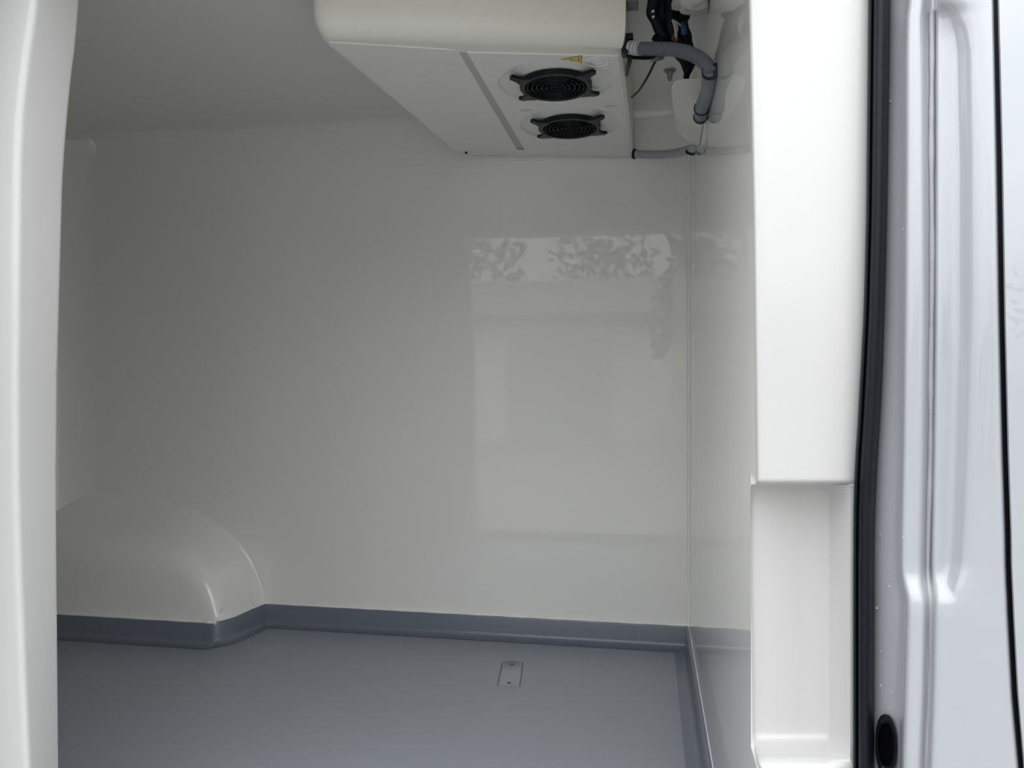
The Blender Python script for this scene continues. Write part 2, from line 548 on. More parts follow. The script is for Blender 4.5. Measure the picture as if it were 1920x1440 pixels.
rows.append(prow(904.5, [(u, y + 0.002 if 0 < i < 9 else y) for i, (u, y) in enumerate(front_cols(904))]))
rows.append(prow(907, [(a[0], (b[1] - a[1]) * 0.12 + a[1] + 0.004 if 0 < i < 9 else a[1]) for i, (a, b) in enumerate(zip(front_cols(905), pocket_cols(905)))]))
# underside of the block runs back into the pocket
rows.append(prow(909, [(b[0], a[1] + (b[1] - a[1]) * 0.45) for a, b in zip(front_cols(905), pocket_cols(915))]))
rows.append(prow(912, [(b[0], a[1] + (b[1] - a[1]) * 0.8) for a, b in zip(front_cols(905), pocket_cols(915))]))
rows.append(prow(920, [(b[0], a[1] + (b[1] - a[1]) * 0.95) for a, b in zip(front_cols(905), pocket_cols(920))]))
for v in (932, 950, 1000, 1060, 1120, 1180, 1240, 1300, 1350, 1372):
    rows.append(prow(v, pocket_cols(v)))
rows.append(prow(1384, pocket_cols(1384, YPB - 0.002)))
rows.append(prow(1391, pocket_cols(1391, YPB - 0.010)))
fc = front_cols(1436)
for t, v in ((0.35, 1402), (0.7, 1419), (0.93, 1432)):
    pc = pocket_cols(min(v, 1440))
    rows.append(prow(v, [(b[0] * (1 - t * 0.0), b[1] + (a[1] + 0.0 - b[1]) * t) for a, b in zip(fc, pc)]))
def low_cols(v):
    c = front_cols(v)
    return [(max(u, 1424) if i in (0, 1, 2) else u, y) for i, (u, y) in enumerate(c)]
rows.append(prow(1440, [(u, y + 0.003) if i < 8 else (u, y) for i, (u, y) in enumerate(low_cols(1440))]))
for v in np.linspace(1448, 1980, 10):
    rows.append(prow(v, low_cols(v)))
bm = bmesh.new(); add_grid(bm, rows)
struct(obj('trim_2', bm, M['jamb'], angle=75))

# ---- body pillar: pressed sheet metal between the door seal and the front door
KV = [-620, -40, 0, 8, 24, 60, 100, 300, 600, 850, 1000, 1060, 1084, 1104, 1124, 1150, 1300, 1440, 1980]
def col(u, y):
    return (u, y)
#            -620  -40   0     8     24    60    100   300   600   850   1000  1060  1084  1104  1124  1150  1300  1440  1980
C_u = [
    [1652, 1648, 1647, 1647, 1647, 1646, 1646, 1642, 1636, 1626, 1620, 1620, 1620, 1620, 1620, 1620, 1619, 1619, 1622],   # under the seal
    [1678, 1671, 1670, 1670, 1670, 1670, 1669, 1665, 1660, 1648, 1643, 1642, 1642, 1642, 1642, 1642, 1641, 1641, 1645],   # strip begins
    [1700, 1688, 1688, 1687, 1686, 1686, 1685, 1685, 1683, 1678, 1676, 1675, 1675, 1675, 1675, 1675, 1676, 1678, 1686],   # strip
    [1712, 1699, 1699, 1698, 1696, 1695, 1694, 1694, 1692, 1689, 1686, 1686, 1687, 1689, 1692, 1692, 1688, 1686, 1698],   # strip meets rib
    [1722, 1707, 1707, 1706, 1704, 1703, 1703, 1703, 1701, 1697, 1693, 1692, 1693, 1697, 1701, 1701, 1697, 1694, 1706],   # rib left shoulder
    [1745, 1732, 1731, 1730, 1728, 1727, 1727, 1729, 1731, 1729, 1726, 1725, 1725, 1727, 1731, 1731, 1728, 1722, 1732],   # rib right shoulder
    [1756, 1742, 1741, 1740, 1739, 1738, 1738, 1739, 1740, 1737, 1734, 1733, 1733, 1735, 1739, 1739, 1736, 1730, 1740],   # groove
    [1772, 1756, 1755, 1754, 1753, 1753, 1753, 1753, 1752, 1749, 1746, 1745, 1746, 1748, 1750, 1750, 1747, 1742, 1754],   # groove right
    [1778, 1761, 1760, 1759, 1758, 1758, 1758, 1758, 1757, 1754, 1751, 1750, 1750, 1753, 1756, 1756, 1753, 1748, 1760],   # flat begins
    [1812, 1795, 1775, 1768, 1772, 1786, 1791, 1792, 1792, 1787, 1782, 1780, 1778, 1778, 1785, 1788, 1788, 1788, 1800],   # recess floor ends
    [1845, 1828, 1800, 1798, 1808, 1816, 1821, 1826, 1827, 1819, 1813, 1808, 1800, 1796, 1805, 1815, 1825, 1830, 1845],   # recess wall ends
    [1868, 1852, 1848, 1848, 1848, 1849, 1850, 1853, 1857, 1861, 1865, 1867, 1868, 1869, 1869, 1870, 1880, 1890, 1915],   # flat
    [1876, 1862, 1862, 1862, 1862.5, 1863, 1864, 1868, 1873, 1879, 1884, 1885, 1886, 1887, 1888, 1889, 1897, 1910, 1935],   # edge
    [1880, 1866, 1866, 1866, 1866.5, 1867, 1868, 1872, 1877, 1883, 1888, 1889, 1890, 1891, 1892, 1893, 1901, 1914, 1939],   # turned in
]
flat = [0.905] * 4 + [0.906] * 15
C_y = [
    [0.995] * 19,
    [0.966] * 19,
    [0.950] * 19,
    [0.937] * 19,
    [0.924] * 12 + [0.922, 0.914, 0.907, 0.905, 0.905, 0.905, 0.905],
    [0.920] * 12 + [0.918, 0.910, 0.903, 0.901, 0.901, 0.901, 0.901],
    [0.934] * 12 + [0.932, 0.924, 0.917, 0.915, 0.915, 0.915, 0.915],
    [0.934] * 12 + [0.932, 0.922, 0.913, 0.911, 0.911, 0.911, 0.911],
    [0.897, 0.897, 0.899, 0.905, 0.918] + [0.921] * 7 + [0.920, 0.910, 0.900, 0.898, 0.898, 0.898, 0.898],
    [0.894, 0.894, 0.896, 0.904, 0.917] + [0.920] * 6 + [0.919, 0.915, 0.906, 0.897, 0.895, 0.895, 0.895, 0.895],
    [0.892, 0.892, 0.892, 0.893, 0.896] + [0.897] * 6 + [0.897, 0.896, 0.895, 0.893, 0.892, 0.892, 0.892, 0.892],
    [0.890] * 19,
    [0.889] * 19,
    [0.918] * 19,
]
C_u = np.array(C_u, float); C_y = np.array(C_y, float)
from_v = np.array(KV, float)
def smooth_interp(vq, ks, vals):
    # monotone-ish smoothing: average of the linear interpolation over a short window
    return sum(np.interp(vq + d, ks, vals) for d in (-8, -4, 0, 4, 8)) / 5
vq = np.unique(np.concatenate([np.linspace(-620, -60, 10), np.linspace(-50, 140, 40), np.linspace(150, 1040, 60), np.linspace(1045, 1165, 40), np.linspace(1175, 1980, 40)]))
rows = []
NS = 5
for v in vq:
    g = lean(v)
    us = [smooth_interp(v, from_v, C_u[k]) for k in range(len(C_u))]
    ys = [smooth_interp(v, from_v, C_y[k]) + g for k in range(len(C_u))]
    pts = [P(u, v, y) for u, y in zip(us, ys)]
    z = P(1760, v, 0.91 + g).z
    for p in pts:
        p.z = z + (p.z - z) * 0.6
    # round the pressed edges: corner cutting between profile points
    c = pts
    for _ in range(2):
        n_ = [c[0]]
        for a, b in zip(c, c[1:]):
            n_ += [a.lerp(b, 0.22), a.lerp(b, 0.78)]
        c = n_ + [c[-1]]
    rows.append(c)
bm = bmesh.new(); add_grid(bm, rows)
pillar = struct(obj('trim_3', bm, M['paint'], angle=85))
pts = []
for v in np.linspace(-300, 1980, 150):
    u = (np.interp(v, KV, C_u[6]) + np.interp(v, KV, C_u[7])) / 2 + 1.0 + 0.8 * math.sin(v / 60.0)
    yy = np.interp(v, KV, C_y[6]) + lean(v) - 0.001
    if v < 14:
        continue
    pts.append(P(u, v, yy))
o = bead(resample(pts, 0.006), 0.0031, pillar, m='body_sealant')
o['label'] = 'grey sealant bead in the body seam'

# ---- front door (its rear edge) and the dark gap seal
rows = []
for v in vq:
    g = lean(v)
    u1 = smooth_interp(v, from_v, C_u[12]) + np.interp(v, [-620, 0, 300, 1000, 1300, 1440, 1980], [7, 7.5, 9, 9.5, 9, 8, 8])
    z = P(u1, v, 0.89 + g).z
    q = [P(u1 + 3.5, v, 0.925 + g), P(u1 + 0.5, v, 0.898 + g), P(u1 + 1, v, 0.891 + g), P(u1 + 4, v, 0.887 + g)]
    x0 = q[-1].x
    q += [Vector((x0 + d, 0.886 + g - 0.006 * d, z)) for d in (0.03, 0.1, 0.3, 0.7)]
    for p in q:
        p.z = z
    rows.append(q)
bm = bmesh.new(); add_grid(bm, rows)
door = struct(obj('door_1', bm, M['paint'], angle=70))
pts = [P(smooth_interp(v, from_v, C_u[12]) + 5, v, 0.925 + lean(v)) for v in np.linspace(-600, 1960, 60)]
bm = bmesh.new(); add_tube(bm, pts, 0.011, n=8)
o = obj('gap_seal', bm, M['rubber'], door, angle=80); o['label'] = 'black rubber gap seal'

# ---- sliding door pushed back along the outside of the body (left of the frame)
rows = []
for z in np.linspace(0.50, CZ + 1.0, 24):
    g = 0.05 * max(0.0, (z - CZ) / 0.47) ** 2
    g = min(g, 0.14)
    pr = [(-1.09, 0.915), (-1.05, 0.905), (-1.035, 0.885), (-1.03, 0.82), (-1.04, 0.805), (-1.08, 0.798), (-1.5, 0.790), (-2.2, 0.792), (-2.26, 0.81), (-2.26, 0.90), (-2.22, 0.915)]
    rows.append([Vector((x, y + g, z)) for x, y in pr])
bm = bmesh.new()
vr = add_grid(bm, rows, close=True)
bm.faces.new(vr[0]); bm.faces.new(list(reversed(vr[-1])))
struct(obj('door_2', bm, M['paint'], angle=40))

# ================================================================== DOOR SEAL
sl = ([-620, 0, 300, 400, 500, 600, 700, 800, 850, 900, 950, 1000, 1100, 1440, 1980], [1640, 1628, 1625, 1624, 1621.5, 1618.5, 1613, 1607.5, 1604, 1601.5, 1600, 1599.5, 1599, 1599, 1602])
sr = ([-620, 0, 300, 400, 500, 600, 700, 800, 850, 900, 950, 1000, 1100, 1440, 1980], [1684, 1670, 1666, 1664.5, 1662, 1659, 1656, 1650.5, 1647, 1644, 1642, 1640.5, 1640, 1640, 1644])
seal = empty('door_seal', P(1630, 1980, 0.965))
tag(seal, 'black rubber door seal running down between white lining and painted body pillar', 'seal')
def sealprof(v, prof):
    a = float(np.interp(v, *sl)); b = float(np.interp(v, *sr)); g = lean(v)
    return [P(a + (b - a) * t, v, y + g) for t, y in prof]
VV = np.linspace(-620, 1980, 120)
lip = [(0.0, 0.972), (0.01, 0.962), (0.06, 0.956), (0.14, 0.955), (0.2, 0.958), (0.225, 0.967), (0.225, 0.985)]
bulb = [(0.205, 0.985), (0.21, 0.962), (0.25, 0.952), (0.34, 0.946), (0.48, 0.942), (0.62, 0.941), (0.76, 0.944), (0.88, 0.951), (0.96, 0.961), (1.0, 0.975), (1.0, 0.99)]
for nm, pr in (('seal_lip', lip), ('seal_bulb', bulb)):
    bm = bmesh.new()
    # smooth profile
    rows = []
    for v in VV:
        c = sealprof(v, pr)
        n_ = [c[0]]
        for a, b in zip(c, c[1:]):
            n_ += [a.lerp(b, 0.25), a.lerp(b, 0.75)]
        rows.append(n_ + [c[-1]])
    add_grid(bm, rows)
    put(obj(nm, bm, M['rubber'], angle=80), seal)

# ================================================================== EVAPORATOR UNIT
ZU = CZ + 0.766
unit = empty('evaporator_unit', (-0.36, 2.1, ZU))
tag(unit, 'white cooling evaporator unit with two black fans hung under the van ceiling', 'cooling unit')
fl_ = PZ(604, 77, ZU); fr_ = PZ(1163, 101, ZU)
br_ = Vector((-0.046, 2.594, ZU)); bl_ = Vector((-0.600, 2.52, ZU)); bl0 = PZ(858, 286, ZU)
# outline (counter-clockwise seen from below does not matter): front edge rounded at its left corner
def outline(off, offr=0.0):
    """off: how far the front and left edges bulge outwards"""
    f = (fr_ - fl_).normalized(); nf = Vector((f.y, -f.x, 0))     # outwards: towards the camera
    l = (bl0 - fl_).normalized(); nl = Vector((-l.y, l.x, 0))
    A = fl_ + nf * off + nl * off * 0.7
    rr = 0.055
    p1 = A + f * rr; p0 = A + l * rr
    pts = [fr_ + nf * off, fr_.lerp(fl_, 0.33) + nf * off, fr_.lerp(fl_, 0.66) + nf * off]
    pts += [p1 * (1 - t) ** 2 + A * 2 * t * (1 - t) + p0 * t * t for t in np.linspace(0, 1, 8)]
    B = bl0 + nl * off * 0.4
    pts += [p0.lerp(B, 0.4), B, Vector(bl_), Vector(br_)]
    return [Vector((p.x, p.y, 0)) for p in pts]
rings = []
rad = 0.050
for a in np.linspace(0, PI / 2, 9):
    o2 = outline(rad * math.sin(a))
    rings.append([p + Vector((0, 0, ZU + 0.004 + rad * (1 - math.cos(a)))) for p in o2])
o2 = outline(rad)
rings.append([p + Vector((0, 0, ZU + 0.09)) for p in o2])
rings.append([p + Vector((0, 0.012, ZC - 0.004)) for p in o2])
bm = bmesh.new()
cu = Vector((-0.36, 2.1, 0))
rings.insert(0, [Vector((p.x, p.y, 0)).lerp(cu, 0.10) + Vector((0, 0, ZU + 0.004)) for p in outline(0)])
vr = add_grid(bm, rings, close=True)
bm.faces.new(list(reversed(vr[-1])))
put(obj('housing', bm, M['plastic'], angle=45), unit)

# underside plates: a plain one on the left, a removable fan panel on the right, a joint between
def pz(u, v):
    p = PZ(u, v, ZU); return (p.x, p.y)
def poly_plate(name, poly, z0, z1, m, bev=0.003, holes=()):
    bm = bmesh.new()
    lo = []
    for pl in [poly] + list(holes):
        vsx = [bm.verts.new((p[0], p[1], z0)) for p in pl]
        es = [bm.edges.new((vsx[i], vsx[(i + 1) % len(vsx)])) for i in range(len(vsx))]
        lo += es
    bmesh.ops.triangle_fill(bm, use_beauty=True, use_dissolve=False, edges=lo)
    r = bmesh.ops.extrude_face_region(bm, geom=list(bm.faces))
    for e in r['geom']:
        if isinstance(e, bmesh.types.BMVert):
            e.co.z = z1
    o = put(obj(name, bm, m, smooth=True, angle=30), unit)
    return o
joint_l0, joint_l1 = pz(860, 100), pz(970, 283)
joint_r0, joint_r1 = pz(876, 100), pz(984, 282)
rim = pz(612, 80); rim2 = pz(848, 280)
fan_c = [Vector((*pz(1042, 157), 0)), Vector((*pz(1068, 235), 0))]
FR = 0.088
RD = 0.147
ZP = ZU + 0.0012
poly_plate('underside_plate', [pz(618, 81.5), pz(853, 96), joint_l0, joint_l1, pz(962, 286), pz(866, 284.5), rim2], ZU + 0.0022, ZU + 0.008, M['panel'])
def circ(c, r, n=40):
    return [(c.x + r * math.cos(2 * PI * k / n), c.y + r * math.sin(2 * PI * k / n)) for k in range(n)]
fan_panel = poly_plate('fan_panel', [joint_r0, pz(1160, 107), pz(1183.5, 278.5), joint_r1], ZP, ZU + 0.008, M['panel'],
                       holes=[circ(c, RD, 64) for c in fan_c])
# joint floor
poly_plate('joint_strip', [pz(855, 99), pz(882, 100), pz(993, 287), pz(963, 288)], ZU + 0.0045, ZU + 0.0078, M['groove'])
# closing strip towards the wall
bm = bmesh.new()
a0 = Vector((*pz(866, 283.3), ZU + 0.0022)); a1 = Vector((*pz(1184.5, 277.5), ZU + 0.0012))
b0 = P(884, 290, 2.56); b1 = P(1186.5, 297, D - 0.012)
add_grid(bm, [[a0, a0.lerp(a1, 0.5), a1], [a0.lerp(b0, .5) + Vector((0, 0, -.002)), a0.lerp(a1, .5).lerp(b0.lerp(b1, .5), .5) + Vector((0, 0, -.002)), a1.lerp(b1, .5) + Vector((0, 0, -.002))], [b0, b0.lerp(b1, .5), b1],
             [b0 + Vector((0, .03, .01)), b0.lerp(b1, .5) + Vector((0, .02, .01)), b1 + Vector((0, .008, .01))]])
put(obj('rear_strip', bm, M['panel'], angle=60), unit)
bm = bmesh.new(); add_lathe(bm, [(0.0045, 0.0), (0.0045, 0.004), (0.003, 0.006), (0.001, 0.0062)], PZ(874, 288, ZU - 0.010), n=14)
put(obj('screw', bm, M['black'], angle=40), unit)

# raised circular dish edge round each fan, embossed logo disk and small slots
def ring_mesh(c, r, w, h, z, n=64, a0=0, a1=2 * PI):
    bm = bmesh.new()
    rows = []
    for k in range(n + 1):
        a = a0 + (a1 - a0) * k / n
        d = Vector((math.cos(a), math.sin(a), 0))
        rows.append([Vector((c.x, c.y, z)) + d * (r + w * s) + Vector((0, 0, -h * t)) for s, t in ((-1, 0), (-0.5, 0.8), (0, 1), (0.5, 0.8), (1, 0))])
    add_grid(bm, rows)
    bmesh.ops.remove_doubles(bm, verts=bm.verts, dist=1e-5)
    return bm
def sub(o, parent_obj):
    """parent o under a part that sits at the origin of its own parent"""
    o.parent = parent_obj
    o.location = Vector(o.location)
    return o
for c in fan_c:
    bm = bmesh.new()
    add_lathe(bm, [(RD, ZP + 0.0005), (RD - 0.001, ZP + 0.011), (RD - 0.004, ZP + 0.013), (RD - 0.02, ZP + 0.0115), (FR + 0.012, ZP + 0.003), (FR, ZP + 0.002), (FR, ZP + 0.02)], (c.x, c.y, 0), n=64, close_ends=False)
    o = obj('fan_dish', bm, M['panel'], angle=50); o.parent = fan_panel
lc = Vector((*pz(1120, 117), 0))
for r_, w_ in ((0.027, 0.0018), (0.012, 0.0016)):
    o = obj('embossed_ring', ring_mesh(lc, r_, w_, 0.0016, ZP, n=32), M['panel'], angle=70); o.parent = fan_panel
for (u, v) in ((988, 206.5), (1145, 199)):
    c = Vector((*pz(u, v), 0))
    bm = bmesh.new()
    pts = [Vector((c.x + 0.018 * t, c.y + 0.004 * t * t, ZP - 0.0003)) for t in np.linspace(-1, 1, 9)]
    add_tube(bm, pts, lambda s, L: 0.0035 * math.sqrt(max(0.02, 1 - (2 * s / L - 1) ** 2)), n=8)
    o = obj('moulded_slot', bm, M['groove'], angle=80); o.parent = fan_panel

# warning label: yellow triangle lying on its side
tri_px = [(1052, 111.5), (1091, 104.5), (1090.5, 119)]
tri = [Vector((*pz(u, v), 0)) for u, v in tri_px]
tc_ = (tri[0] + tri[1] + tri[2]) / 3
def flat_poly(name, pts, z, th, m, parent):
    bm = bmesh.new(); add_prism(bm, [(p.x, p.y) for p in pts], z - th, z)
    o = obj(name, bm, m, smooth=False); o.parent = parent; return o
zl = ZP - 0.0002
lab_rim = flat_poly('warning_label', tri, zl, 0.0006, M['print'], None); put(lab_rim, unit)
lab_rim['label'] = 'yellow triangular warning sticker with black print'
ins = [tc_.lerp(p, 0.90) for p in tri]
flat_poly('yellow_field', ins, zl - 0.0006, 0.0004, M['yellow'], lab_rim)
def lt(a, b):           # a: along the axis from the apex 0..1 to base, b: across -1..1
    m = (tri[1] + tri[2]) / 2
    p = tri[0].lerp(m, a)
    return p + (tri[2] - tri[1]) * 0.5 * b
flat_poly('label_bar', [lt(0.83, -0.42), lt(0.87, -0.42), lt(0.87, 0.42), lt(0.83, 0.42)], zl - 0.001, 0.0003, M['print'], lab_rim)
flat_poly('label_symbol', [lt(0.42, -0.20), lt(0.50, -0.24), lt(0.52, 0.0), lt(0.57, 0.16), lt(0.50, 0.22), lt(0.48, 0.02)], zl - 0.001, 0.0003, M['print'], lab_rim)
for k in range(3):
    flat_poly('label_line', [lt(0.61 + 0.05 * k, -0.3), lt(0.625 + 0.05 * k, -0.3), lt(0.625 + 0.05 * k, 0.3), lt(0.61 + 0.05 * k, 0.3)], zl - 0.001, 0.0003, M['tape'], lab_rim)

# one fan with its guard; the second is a copy
def build_fan(c, ang):
    fan = obj('fan', (lambda b: (add_lathe(b, [(FR + 0.003, 0.002), (FR + 0.002, -0.006), (FR - 0.004, -0.008), (FR - 0.006, -0.006), (FR - 0.007, 0.05), (0.001, 0.055)], (0, 0, 0), n=48, close_ends=False), b)[1])(bmesh.new()), M['black'], angle=50)
    fan.location = (c.x, c.y, ZU)
    # rotor: hub and swept blades inside the shroud
    b = bmesh.new()
    add_lathe(b, [(0.001, 0.006), (0.030, 0.006), (0.034, 0.010), (0.034, 0.045)], (0, 0, 0), n=28, close_ends=False)
    for k in range(7):
        a0 = 2 * PI * k / 7
        rows = []
        for r_ in (0.032, 0.052, 0.070, 0.082):
            row = []
            for t in np.linspace(0, 1, 5):
                a = a0 + 0.75 * t + (r_ - 0.03) * 4.0
                row.append(Vector((r_ * math.cos(a), r_ * math.sin(a), 0.012 + 0.03 * t)))
            rows.append(row)
        add_grid(b, rows)
    ro = obj('rotor', b, M['black'], fan, angle=60)
    # guard: concentric wires, cross stays, four hooked lugs
    for r_ in (0.012, 0.024, 0.0365, 0.049, 0.061, 0.0725):
        b = bmesh.new()
        add_tube(b, [Vector((r_ * math.cos(2 * PI * k / 40), r_ * math.sin(2 * PI * k / 40), -0.010)) for k in range(41)], 0.0017, n=6, cap=False)
        obj('guard_ring', b, M['black'], fan, angle=80)
    for k in range(2):
        a = ang + PI / 4 + k * PI / 2
        b = bmesh.new()
        d = Vector((math.cos(a), math.sin(a), 0))
        add_tube(b, [d * -0.085 + Vector((0, 0, -0.008)), d * 0.085 + Vector((0, 0, -0.008))], 0.0016, n=6)
        obj('guard_stay', b, M['black'], fan, angle=80)
    b = bmesh.new()
    add_lathe(b, [(0.079, -0.005), (0.079, -0.011), (0.082, -0.0125), (0.0895, -0.0125), (0.092, -0.010), (0.092, 0.001)], (0, 0, 0), n=56, close_ends=False)
    obj('guard_frame', b, M['black'], fan, angle=40)
    for k in range(4):
        a = (ang, PI - ang, PI + ang, -ang)[k]
        b = bmesh.new()
        R3 = Matrix.Rotation(a, 3, 'Z')
        outl = [(0.080, -0.026), (0.095, -0.017), (0.109, -0.010), (0.125, -0.009), (0.128, -0.006), (0.128, 0.006), (0.125, 0.009), (0.109, 0.010), (0.095, 0.017), (0.080, 0.026)]
        lo = [b.verts.new(R3 @ Vector((x, y, -0.013 + max(0, x - 0.100) * 0.15))) for x, y in outl]
        hi = [b.verts.new(R3 @ Vector((x, y, -0.004 + max(0, x - 0.100) * 0.10))) for x, y in outl]
        b.faces.new(lo); b.faces.new(list(reversed(hi)))
        for i in range(len(outl)):
            j = (i + 1) % len(outl)
            b.faces.new([lo[i], lo[j], hi[j], hi[i]])
        lug = obj('mounting_lug', b, M['black'], fan, smooth=False)
    return fan
def copy_tree(o):
    c = o.copy(); COL.objects.link(c)
    for ch in list(o.children):
        d = ch.copy(); COL.objects.link(d); d.parent = c
    return c
fan1 = build_fan(fan_c[0], math.radians(36))
put(fan1, unit)
fan2 = copy_tree(fan1)
fan2.parent = unit
fan2.location = Vector((fan_c[1].x, fan_c[1].y, ZU)) - Vector(unit.location)

# black fitting on the unit's end and dark side mouldings
bm = bmesh.new()
add_box(bm, P(1172, 87, 1.80), (0.016, 0.03, 0.042), bevel=0.003)
put(obj('outlet_flange', bm, M['black'], angle=30), unit)
bm = bmesh.new()
add_box(bm, P(1180, 72, 1.80), (0.018, 0.03, 0.014), bevel=0.003)
put(obj('flange_clip', bm, M['black'], angle=30), unit)
bm = bmesh.new()
add_tube(bm, catmull([P(1180, 104, 1.80), P(1180, 115, 1.82), P(1177, 128, 1.86), P(1175, 141, 1.92)], 6), lambda s, L: 0.006 - 0.002 * s / L, n=10)
put(obj('side_hook', bm, M['black'], angle=80), unit)

# ================================================================== UNDER THE CEILING BESIDE THE UNIT
# moulded cup on the bulkhead: flat front, rounded bottom that tapers away
YC0, YC1 = 1.85, 2.03
cov = empty('pipe_cover', P(1300, 150, 1.9))
tag(cov, 'white moulded cup with a rounded bottom fixed high on the glossy bulkhead', 'cover')
fo = [(1323, 145.5), (1300, 146.5), (1280, 147), (1269, 148.5), (1262.5, 152), (1260, 158), (1260, 172), (1261, 186), (1263, 199), (1268, 212), (1277, 224), (1289, 233), (1303, 238), (1323, 240)]
bo = [(1314, 160), (1298, 160), (1280, 160), (1270, 160), (1262, 162), (1258, 168), (1258, 182), (1258.5, 197), (1260, 212), (1264, 231), (1270, 248), (1280, 260), (1292, 268.5), (1314, 275)]
bm = bmesh.new()
rings = []
ctr = P(1310, 190, 1.83)
A_ = [P(u, v, 1.73 + 0.22 * (v - 146) / 94) for u, v in fo]
B_ = [P(u, v, 1.88 + 0.18 * (v - 160) / 115) for u, v in bo]
for q in (A_[0], A_[-1]):
    q.x = XB - 0.001
for q in (B_[0], B_[-1]):
    q.x = XB - 0.001
def shrink(p, k):
    q = p.lerp(ctr, k); q.y = p.y
    if p.x > XB - 0.002:
        q.x = p.x
    return q
rings.append([shrink(p, 0.09) for p in A_])
rings.append([shrink(p, 0.04) + Vector((0, 0.002, 0)) for p in A_])
rings.append([shrink(p, 0.01) + Vector((0, 0.008, 0)) for p in A_])
rings.append([p + Vector((0, 0.018, 0)) for p in A_])
for t in (0.3, 0.55, 0.8):
    rings.append([a_.lerp(b_, t) for a_, b_ in zip(A_, B_)])
rings.append(B_)
rings.append([shrink(p, 0.3) + Vector((0, 0.02, 0)) for p in B_])
vr = add_grid(bm, rings)
bm.faces.new(vr[0]); bm.faces.new(list(reversed(vr[-1])))
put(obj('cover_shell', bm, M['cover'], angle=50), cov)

# main drain hose from the unit's end to the pipe on the bulkhead
hose = empty('drain_hose', P(1200, 90, 1.78))
tag(hose, 'thick grey ribbed drain hose arching from the unit, silver sleeve at its start', 'hose')
pth = catmull([P(1176, 89, 1.80), P(1205, 91, 1.78), P(1235, 91.5, 1.74), P(1262, 93, 1.70), P(1290, 99, 1.65), P(1314, 111, 1.60), P(1328, 126, 1.565), P(1331, 138, 1.55)], 10)
bm = bmesh.new(); corrugated(bm, pth, 0.0145, 0.0085, 0.0022, sharp=0.8)
put(obj('ribbed_tube', bm, M['hose'], angle=80), hose)
sp = resample(pth, 0.002); sl_ = sp[2:20]
bm = bmesh.new(); add_tube(bm, sl_, lambda s, L: 0.0160 - 0.0030 * abs(math.cos(PI * s / 0.0095)) ** 8, n=20)
put(obj('silver_sleeve', bm, M['silver'], angle=80), hose)

# rigid drain pipe along the bulkhead with clamps
pipe = empty('drain_pipe', P(1325, 150, 1.58))
tag(pipe, 'smooth grey drain pipe with black clamps lying against the bulkhead under the white cover', 'pipe')
pp = catmull([P(1331, 133, 1.55), P(1329, 150, 1.58), P(1327, 170, 1.64), P(1320, 190, 1.70), P(1315, 205, 1.76), P(1314, 220, 1.80)], 8)
bm = bmesh.new(); add_tube(bm, resample(pp, 0.006), lambda s, L: 0.0140 + 0.0012 * (s / L), n=20)
put(obj('pipe_tube', bm, M['pipe'], angle=60), pipe)
def clamp(path, i0, i1, r, parent, name='hose_clamp'):
    bm = bmesh.new(); add_tube(bm, path[i0:i1], r, n=20)
    return put(obj(name, bm, M['black'], angle=50), parent)
rp = resample(pp, 0.002)
clamp(rp, 0, 5, 0.0158, pipe)
k = int(len(rp) * 0.80)
clamp(rp, k, k + 3, 0.0172, pipe)
clamp(rp, len(rp) - 4, len(rp), 0.0170, pipe, 'end_collar')
bm = bmesh.new(); add_box(bm, P(1341, 135, 1.555), (0.010, 0.02, 0.028), bevel=0.002)
put(obj('clamp_screw', bm, M['black'], angle=30), pipe)

# thin lower hose along the back wall
low = empty('drain_hose', P(1240, 289, 2.45))
tag(low, 'thin light grey corrugated hose running low from the unit\'s rear corner to the bulkhead', 'hose')
pl = catmull([P(1188, 288.5, 2.54), P(1215, 290, 2.52), P(1245, 289.5, 2.46), P(1268, 287, 2.38), P(1288, 282, 2.28), P(1299, 280, 2.23)], 10)
bm = bmesh.new(); corrugated(bm, pl, 0.0130, 0.0062, 0.0020, n=16, sharp=1.0)
put(obj('ribbed_tube', bm, M['hose_light'], angle=80), low)
rl = resample(pl, 0.002)
bm = bmesh.new(); add_tube(bm, rl[0:4], 0.0165, n=20); put(obj('end_flange', bm, M['black'], angle=40), low)
bm = bmesh.new(); add_tube(bm, catmull([P(1304, 270, 2.20), P(1299, 278, 2.21), P(1294, 286, 2.22)], 6), 0.0125, n=18)
put(obj('elbow', bm, M['hose_light'], angle=60), low)
bm = bmesh.new(); add_tube(bm, [P(1295.5, 283, 2.216), P(1294, 287, 2.22)], 0.0145, n=18)
put(obj('hose_clamp', bm, M['black'], angle=60), low)

# thin pale cable hanging down the bulkhead
bm = bmesh.new()
add_tube(bm, resample(catmull([Vector((XB - 0.006, P(1327, 218, 1.79).y, P(1327, 218, 1.79).z)), P(1325.5, 240, 1.80), P(1324.5, 262, 1.81), P(1321, 277, 1.86), P(1316, 289, 1.90)], 8), 0.006), 0.0022, n=8)
c_ = obj('sensor_cable', bm, M['wire_white'], angle=80)
tag(c_, 'thin pale cable hanging from the drain pipe end down the bulkhead', 'cable')

